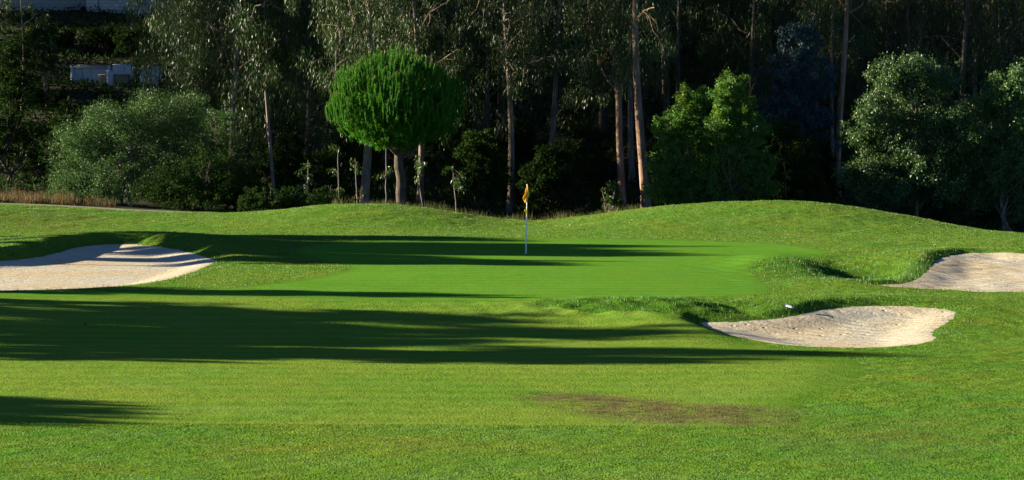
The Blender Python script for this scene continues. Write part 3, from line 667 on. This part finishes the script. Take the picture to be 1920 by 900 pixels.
# --- trees beyond the left edge, whose shadows cross the green
SL = 'tree beyond the left edge that throws long shadows over the turf'; SG = 'trees beyond the left edge shading the turf'
shade0 = plant('shade_tree', euc_parts(71, 10, .2, .36, 1.45, 190, 70, 0, L=.3, W=.09, nl=20), (0, 0, 0), M['bark'], M['euc'], SL, 'tree', SG)
shade1 = plant('shade_tree', euc_parts(72, 10, .2, .66, 2.2, 220, 130, 0, L=.3, W=.09, nl=18), (0, 0, 0), M['bark'], M['euc'], SL, 'tree', SG)
shade2 = plant('shade_tree', euc_parts(73, 10, .2, .78, 1.7, 200, 110, 0, L=.3, W=.09, nl=16), (0, 0, 0), M['bark'], M['euc'], SL, 'tree', SG)
SH = [(-30, 47.9, .92, 0), (-31, 49.7, 1.0, 0), (-33, 51.6, .86, 0), (-31.5, 53.2, .93, 0), (-30, 54.9, .80, 0), (-30, 58.9, .80, 0),
      (-34, 72.0, .92, 2), (-35, 74.8, .84, 2), (-34, 77.8, .97, 1), (-35, 81.4, 1.0, 1), (-34, 85.2, .84, 1),
      (-27, 39.2, .56, 0), (-26.5, 38.2, .56, 0), (-27, 37.2, .57, 0), (-28, 38.4, .58, 0)]
protos = (shade0, shade1, shade2); used = set()
for x, y, s, v in SH:
    if v not in used: used.add(v); protos[v].location = Gx(x, y); protos[v].scale = (s,) * 3
    else: copy_plant(protos[v], Gx(x, y), g.uniform(0, 6), s)
BL = 'unseen tree added beyond the left edge to keep the hillside in shade'; BG = 'added trees beyond the left edge shading the hillside'  # out of view, added to block the sun from hillside and huts
for xx, yy in ((-38, 150), (-42, 158), (-39, 168), (-45, 150), (-38, 158), (-43, 143), (-38, 143)): copy_plant(variants[yy % 4], Gx(xx, yy), g.uniform(0, 6), 1.1, BL, BG)
for yy in (129, 134, 139, 146, 154, 163, 173, 184):
    for xx in ((-39, -44, -49, -55) if yy in (146, 154, 163) else (-44, -49, -55)): copy_plant(variants[(yy + xx) % 4], Gx(xx + g.uniform(-2, 2), yy + g.uniform(-2, 2)), g.uniform(0, 6), g.uniform(1.0, 1.25), BL, BG)

# ------------------------------------------------------------------ boxes, buildings
def boxes(name, bs, mat, parent=None, bevel=.0):
    acc = Acc()
    for x0, y0, z0, x1, y1, z1 in bs:
        V = np.array([(x, y, z) for z in (z0, z1) for y in (y0, y1) for x in (x0, x1)], float)
        acc.add(V, np.array([(0, 2, 3, 1), (4, 5, 7, 6), (0, 1, 5, 4), (2, 6, 7, 3), (1, 3, 7, 5), (0, 4, 6, 2)]))
    me = raw_mesh(name, np.concatenate(acc.V), [np.concatenate(acc.F)], None, False)
    o = link(name, me, mat, parent)
    if bevel: b = o.modifiers.new('bevel', 'BEVEL'); b.width = bevel; b.segments = 2
    return o
def brick_mat():
    t = NT('painted_block_wall'); c = t.n('ShaderNodeTexCoord').outputs['Object']
    sx = t.n('ShaderNodeSeparateXYZ', i0=c); v = t.n('ShaderNodeCombineXYZ', X=sx.outputs[0], Y=sx.outputs[2], Z=0.0).outputs[0]
    b = t.n('ShaderNodeTexBrick', Vector=v, Color1=(.86, .87, .88, 1), Color2=(.76, .78, .79, 1), Mortar=(.5, .5, .5, 1), Scale=1.0)
    b.inputs['Brick Width'].default_value = .6; b.inputs['Row Height'].default_value = .26; b.inputs['Mortar Size'].default_value = .02
    n = t.noise(c, 1.2, 5); col = t.mix(t.math('MULTIPLY', t.rng(n, .4, .7), .35), b.outputs['Color'], (.48, .48, .47))
    h = t.math('ADD', b.outputs['Fac'], t.math('MULTIPLY', n, -.6))
    return t.out(t.pr(col, .8, .3, t.bump(h, .8, -.03)))
M['brick'] = brick_mat()
M['white'] = simple_noise('white_paint', (.62, .62, .6), (.75, .75, .73), 1.5, .7, .01, objsp=True)
M['dullwhite'] = simple_noise('weathered_white', (.46, .48, .50), (.58, .60, .62), 1.5, .8, .01, objsp=True)
M['tan'] = simple_noise('tan_board', (.22, .17, .11), (.30, .24, .16), 2, .8, .01, objsp=True)
M['brownm'] = simple_noise('brown_timber', (.10, .065, .04), (.16, .10, .06), 3, .8, .01, stretch=(.4, 1, 4), objsp=True)
M['grey'] = simple_noise('grey_metal', (.25, .26, .27), (.33, .34, .35), 4, .5, .005, objsp=True)
M['darkglass'] = simple_noise('dark_glass', (.02, .025, .03), (.03, .035, .04), 1, .15, .0, .6, objsp=True)

d = 176.0; bz = H(47, d)
B = empty('white_building', (X(80, d), d, bz)); tag(B, 'white painted block building on the hill above the small hut', 'building')
def bx(px0, py0, px1, py1, ya, yb): return (X(px0, d) - X(80, d), ya, H(py1, d) - bz, X(px1, d) - X(80, d), yb, H(py0, d) - bz)
boxes('wall', [bx(-560, -110, 168, 30, 0, .35), bx(-560, 30, -60, 75, 0, .35), bx(57, 30, 100, 75, 0, .35)], M['brick'], B)
w2 = boxes('wing', [bx(168.2, -110, 420, 75, -.7, .35)], M['brick'], B); w2['label'] = 'right wing standing slightly forward'
boxes('back_wall', [bx(-560, -110, 420, 75, 7, 7.3)], M['brick'], B); [boxes('side_wall', [q_], M['brick'], B) for q_ in (bx(-560, -110, -552, 75, .4, 6.95), bx(412, -110, 420, 75, .4, 6.95))]
rf = boxes('roof', [bx(-580, -125, 435, -110.3, -1.0, 7.6)], M['white'], B)
gd = boxes('garage_door', [bx(100, 30.2, 167.8, 75, .12, .2)], M['brownm'], B); boxes('door_lintel', [bx(99, 27, 167.8, 31.5, -.06, -.003)], M['brownm'], gd)
sh_ = boxes('shutter', [bx(-60, 33, 54, 75, .12, .2)], M['brownm'], B); boxes('frame', [bx(54.3, 30.2, 56.8, 75, -.05, .2), bx(-60, 30.3, 54, 32.8, -.05, .2)], M['grey'], sh_)
boxes('downpipe', [bx(189, -110, 190.6, 75, -.78, -.703)], M['grey'], B)
for p0 in (-480, -300, -120, 60, 250):
    yo = -.7 if p0 > 168 else 0
    w = boxes('window', [bx(p0, -88, p0 + 70, -50, yo - .02, yo - .003)], M['darkglass'], B); boxes('frame', [bx(p0 - 4, -92, p0 + 74, -88.2, yo - .07, yo - .003), bx(p0 - 4, -49.8, p0 + 74, -46, yo - .09, yo - .003), bx(p0 - 4, -88, p0 - .2, -50, yo - .07, yo - .003), bx(p0 + 70.2, -88, p0 + 74, -50, yo - .07, yo - .003)], M['white'], w)

d = 150.0
def hut(px0, px1, pyt, pyb, name, label, cat, door=True, mat='dullwhite', dep=1.6, d=150.0):
    loc = (X((px0 + px1) / 2, d), d, H(pyb, d)); r = empty(name, loc); tag(r, label, cat)
    w = (px1 - px0) / F * d; h = (pyb - pyt) / F * d
    fw = .22 if door else 0
    if door:
        boxes('wall', [(-w / 2, 0, -.8, -w / 2 + fw, dep, h), (w / 2 - fw, 0, -.8, w / 2, dep, h), (-w / 2 + fw, 0, h - .16, w / 2 - fw, dep, h), (-w / 2 + fw, .4, -.8, w / 2 - fw, dep, h - .17)], M[mat], r)
        n = 4; ww = (w - 2 * fw) / n
        for i in range(n):
            p = boxes('door_panel', [(-w / 2 + fw + i * ww + .012, .12, -.8, -w / 2 + fw + (i + 1) * ww - .012, .17, h - .18)], M[mat], r, .01)
        boxes('roof', [(-w / 2 - .05, -.08, h + .003, w / 2 + .05, dep + .05, h + .06)], M['tan'], r)
    else:
        boxes('body', [(-w / 2, 0, -.8, w / 2, dep, h)], M[mat], r, .02); boxes('cap', [(-w / 2 - .03, -.03, h + .003, w / 2 + .03, dep + .03, h + .05)], M[mat], r)
    return r
hut(134, 209, 123, 160, 'hut', 'small white hut with four door panels on the dark slope', 'hut')
hut(213, 247, 122, 160, 'utility_box', 'plain white box right beside the hut with door panels', 'utility box', False)
hut(202, 214, 134, 153, 'board', 'upright white board in front of the gap between hut and box', 'board', False, 'dullwhite', .06, 148.9)
hut(187, 242, 141, 168, 'crate', 'low tan crate in front of the white box on the slope', 'crate', False, 'tan', .6, 149.2)
hut(264, 276, 128, 160, 'utility_box', 'narrow white box right of the hut, half hidden by foliage', 'utility box', False)
hut(282, 300, 126, 160, 'utility_box', 'rightmost white box on the slope, beside the eucalyptus leaves', 'utility box', False)
d = 160.0; loc = (X(1895, d), d, H(130, d)); r = empty('low_wall', loc); tag(r, 'pale low wall with a white post on the slope at far right', 'wall')
boxes('wall', [(-1.0, 0, -.9, 1.6, .25, .62)], M['grey'], r); boxes('post', [(X(1871, d) - loc[0], -.1, -.9, X(1876, d) - loc[0], .14, .95)], M['white'], r)

# ------------------------------------------------------------------ flagstick
def mat_plain(name, col, rough=.5, spec=.4, trans=0, bumpy=0):
    t = NT(name); n = t.noise(t.obj(), 6, 3); c = t.mix(t.rng(n, .3, .7), tuple(q * .9 for q in col), tuple(min(1, q * 1.08) for q in col)); s = t.pr(c, rough, spec)
    if trans: s = t.n('ShaderNodeMixShader', i0=trans, i1=s, i2=t.n('ShaderNodeBsdfTranslucent', Color=c).outputs[0]).outputs[0]
    return t.out(s)
M['yellow'] = mat_plain('yellow_cloth', (.88, .50, .02), .8, .2, .3); M['yellow2'] = mat_plain('lemon_cloth', (.75, .62, .04), .8, .2, .3)
M['pole'] = mat_plain('white_pole', (.72, .72, .68), .4); M['hole'] = mat_plain('dark_hole', (.02, .02, .02), .9)
fp = at(986, 475, ztot); fl = empty('flagstick', tuple(fp)); tag(fl, 'thin white flagstick with limp yellow flag standing on the green', 'golf flag')
dd = fp[1]; top = np.array([2.5 / F * dd, 0, 127.5 / F * dd])
acc = Acc(); acc.add(*tube([(0, 0, -.08), top * .5, top], [.019, .017, .014], 10)); V, Fq = tube([top, top + [0, 0, .01], top + [0, 0, .045]], [.014, .022, .005], 8); acc.add(V, Fq)
link('pole', acc.mesh('pole'), M['pole'], fl)
def cloth(name, topz, botz, prof, mat, amp=.03):
    """limp cloth hanging beside the pole: columns are folds"""
    nu, nv = 16, 18; V = []
    for j in range(nv):
        f = j / (nv - 1); z = topz + (botz - topz) * f
        l, r_ = np.interp(f, prof[0], prof[1]), np.interp(f, prof[0], prof[2]); ax = top[0] * z / top[2]
        for i in range(nu):
            u = i / (nu - 1); V.append((ax + l + (r_ - l) * u, -.012 - amp * math.sin(u * 9 + f * 3) * (f ** .5) - .02 * u, z + .03 * math.sin(u * 6 + 1) * f))
    Fq = np.array([(j * nu + i, j * nu + i + 1, (j + 1) * nu + i + 1, (j + 1) * nu + i) for j in range(nv - 1) for i in range(nu - 1)])
    me = raw_mesh(name, np.array(V), [Fq]); o = link(name, me, mat, fl); s = o.modifiers.new('thick', 'SOLIDIFY'); s.thickness = .004; return o
k = dd / F
cloth('flag', top[2] - .5 * k, top[2] - 31 * k, ([0, .25, .5, .65, .8, 1], [-.002, -2.5 * k, -4.2 * k, -6.5 * k, -8 * k, -6.2 * k], [.012, 2.2 * k, 4.5 * k, 4.2 * k, 1.5 * k, -.5 * k]), M['yellow'])
cloth('small_flag', top[2] - 45 * k, top[2] - 55 * k, ([0, .3, 1], [-4 * k, -4.5 * k, -1 * k], [.5 * k, 1.5 * k, 1.8 * k]), M['yellow2'], .012)
V, Fq = tube([(0, 0, .004), (0, 0, -.1)], [.054, .054], 20); link('cup', raw_mesh('cup', V, [Fq]), M['white'], fl)

# ------------------------------------------------------------------ white pipe pieces by the bunkers
def pipe(px, py, ln, rr, az, tilt, label, mat):
    p = at(px, py, ztot); seg = 16; V = []; n = 5
    for s_ in (rr, rr * .86):
        for i in range(n):
            for k in range(seg + 1):
                a = PI * (-.12 + 1.24 * k / seg); V.append((ln * (i / (n - 1) - .5), s_ * math.cos(a), s_ * math.sin(a)))
    V = np.array(V); m = seg + 1; Fq = []
    for L in (0, 1):
        for i in range(n - 1):
            for k in range(seg): a = L * n * m + i * m + k; Fq.append((a, a + 1, a + m + 1, a + m))
    for i in (0, n - 1):
        for k in range(seg): a = i * m + k; b = n * m + a; Fq.append((a, a + 1, b + 1, b))
    for k in (0, seg):
        for i in range(n - 1): a = i * m + k; b = n * m + a; Fq.append((a, a + m, b + m, b))
    o = link('half_pipe', raw_mesh('half_pipe', V, [np.array(Fq)], None, False), mat); o.location = (p[0], p[1], p[2] + .05); o.rotation_euler = (0, tilt, az)
    return tag(o, label, 'pipe')
pipe(1479, 579, .24, .035, rad(-25), rad(14), 'short white half pipe lying on the grass lip of the nearest bunker', M['dullwhite'])
pipe(1630, 524, .22, .03, rad(-10), rad(8), 'short dull grey half pipe lying in the grass left of the far bunker', M['grey'])

# ------------------------------------------------------------------ small things on the turf
def clod(px, py, s, label, mat='floor'):
    p = at(px, py, ztot); g2 = np.random.default_rng(int(px)); me = bpy.data.meshes.new('turf_clod')
    import bmesh; bm = bmesh.new(); bmesh.ops.create_icosphere(bm, subdivisions=2, radius=1)
    for v in bm.verts: v.co = Vector((v.co.x * s * .7, v.co.y * s * .6, v.co.z * s)) * float(g2.uniform(.75, 1.2)) + Vector((v.co.z * s * .5, 0, 0))
    bm.to_mesh(me); bm.free(); o = link('turf_clod', me, M[mat]); o.location = (p[0], p[1], p[2] + s * .5); tag(o, label, 'clod', 'dark clods on the fairway')
clod(160, 610, .035, 'dark upright clod in the shaded stripes at left')
clod(135, 685, .015, 'tiny dark clod just below the shadow stripes at left'); clod(331, 786, .012, 'tiny dark clod near the front edge of the fairway'); clod(212, 687, .010, 'tiny clod right of another below the shadow stripes')
clod(1309, 836, .014, 'flat dark clod on the foreground grass below the brown patch')
M['paleleaf'] = leaf_mat('fallen_leaf', (.45, .42, .30), (.6, .55, .42), None, .5, .4, .2)
LS = [(310, 405), (155, 433), (568, 397), (662, 402), (789, 402), (855, 401), (1040, 424), (1068, 424), (1219, 402), (1301, 397), (1626, 473), (1752, 461), (1652, 564), (1553, 400), (1180, 420), (940, 425)]
p_ = [at(a, b, ztot) for a, b in LS]
lv = None
for i, p in enumerate(p_):
    if lv is None:
        V = np.array([(-.06, 0, 0), (0, -.022, .02), (.07, 0, .035), (0, .024, .03), (0, 0, .012)]); me = raw_mesh('fallen_leaf', V, [np.array([(0, 1, 4), (1, 2, 4), (2, 3, 4), (3, 0, 4)])], {'rnd': np.full(5, .5)}, False)
        o = lv = link('fallen_leaf', me, M['paleleaf'])
    else: o = lv.copy(); COL.objects.link(o)
    o.location = (p[0], p[1], p[2] + .035); o.rotation_euler = (.5, .2, i * 1.7); s = .55 + .3 * (i % 3) / 2; o.scale = (s, s, s)
    tag(o, 'tiny pale fallen leaf lying on the grass of the mounds', 'leaf', 'fallen leaves on the mounds')

# ------------------------------------------------------------------ light
EL, AZB = rad(14), rad(9)
ds = Vector((-math.cos(EL) * math.cos(AZB), math.cos(EL) * math.sin(AZB), math.sin(EL)))
sl = bpy.data.lights.new('sun', 'SUN'); sl.energy = 5; sl.angle = rad(.5); sl.color = (1, .89, .66)
so = bpy.data.objects.new('sun', sl); COL.objects.link(so); so.rotation_euler = ds.to_track_quat('Z', 'Y').to_euler(); so.location = (-60, 60, 60)
w = bpy.data.worlds.new('World'); sc.world = w; w.use_nodes = True; nt = w.node_tree
sky = nt.nodes.new('ShaderNodeTexSky'); sky.sky_type = 'NISHITA'; sky.sun_disc = False; sky.sun_elevation = EL
sky.sun_rotation = math.atan2(ds.x, ds.y); sky.air_density = .4; sky.dust_density = 0; sky.ozone_density = 4
bg = nt.nodes['Background']; nt.links.new(sky.outputs[0], bg.inputs[0]); bg.inputs[1].default_value = .05
sc.view_settings.view_transform = 'Standard'; sc.view_settings.look = 'None'; sc.view_settings.gamma = 1; sc.view_settings.exposure = 2.15
sc.render.engine = 'CYCLES'; sc.cycles.max_bounces = 5; sc.cycles.diffuse_bounces = 2; sc.cycles.transmission_bounces = 3; sc.cycles.use_denoising = True
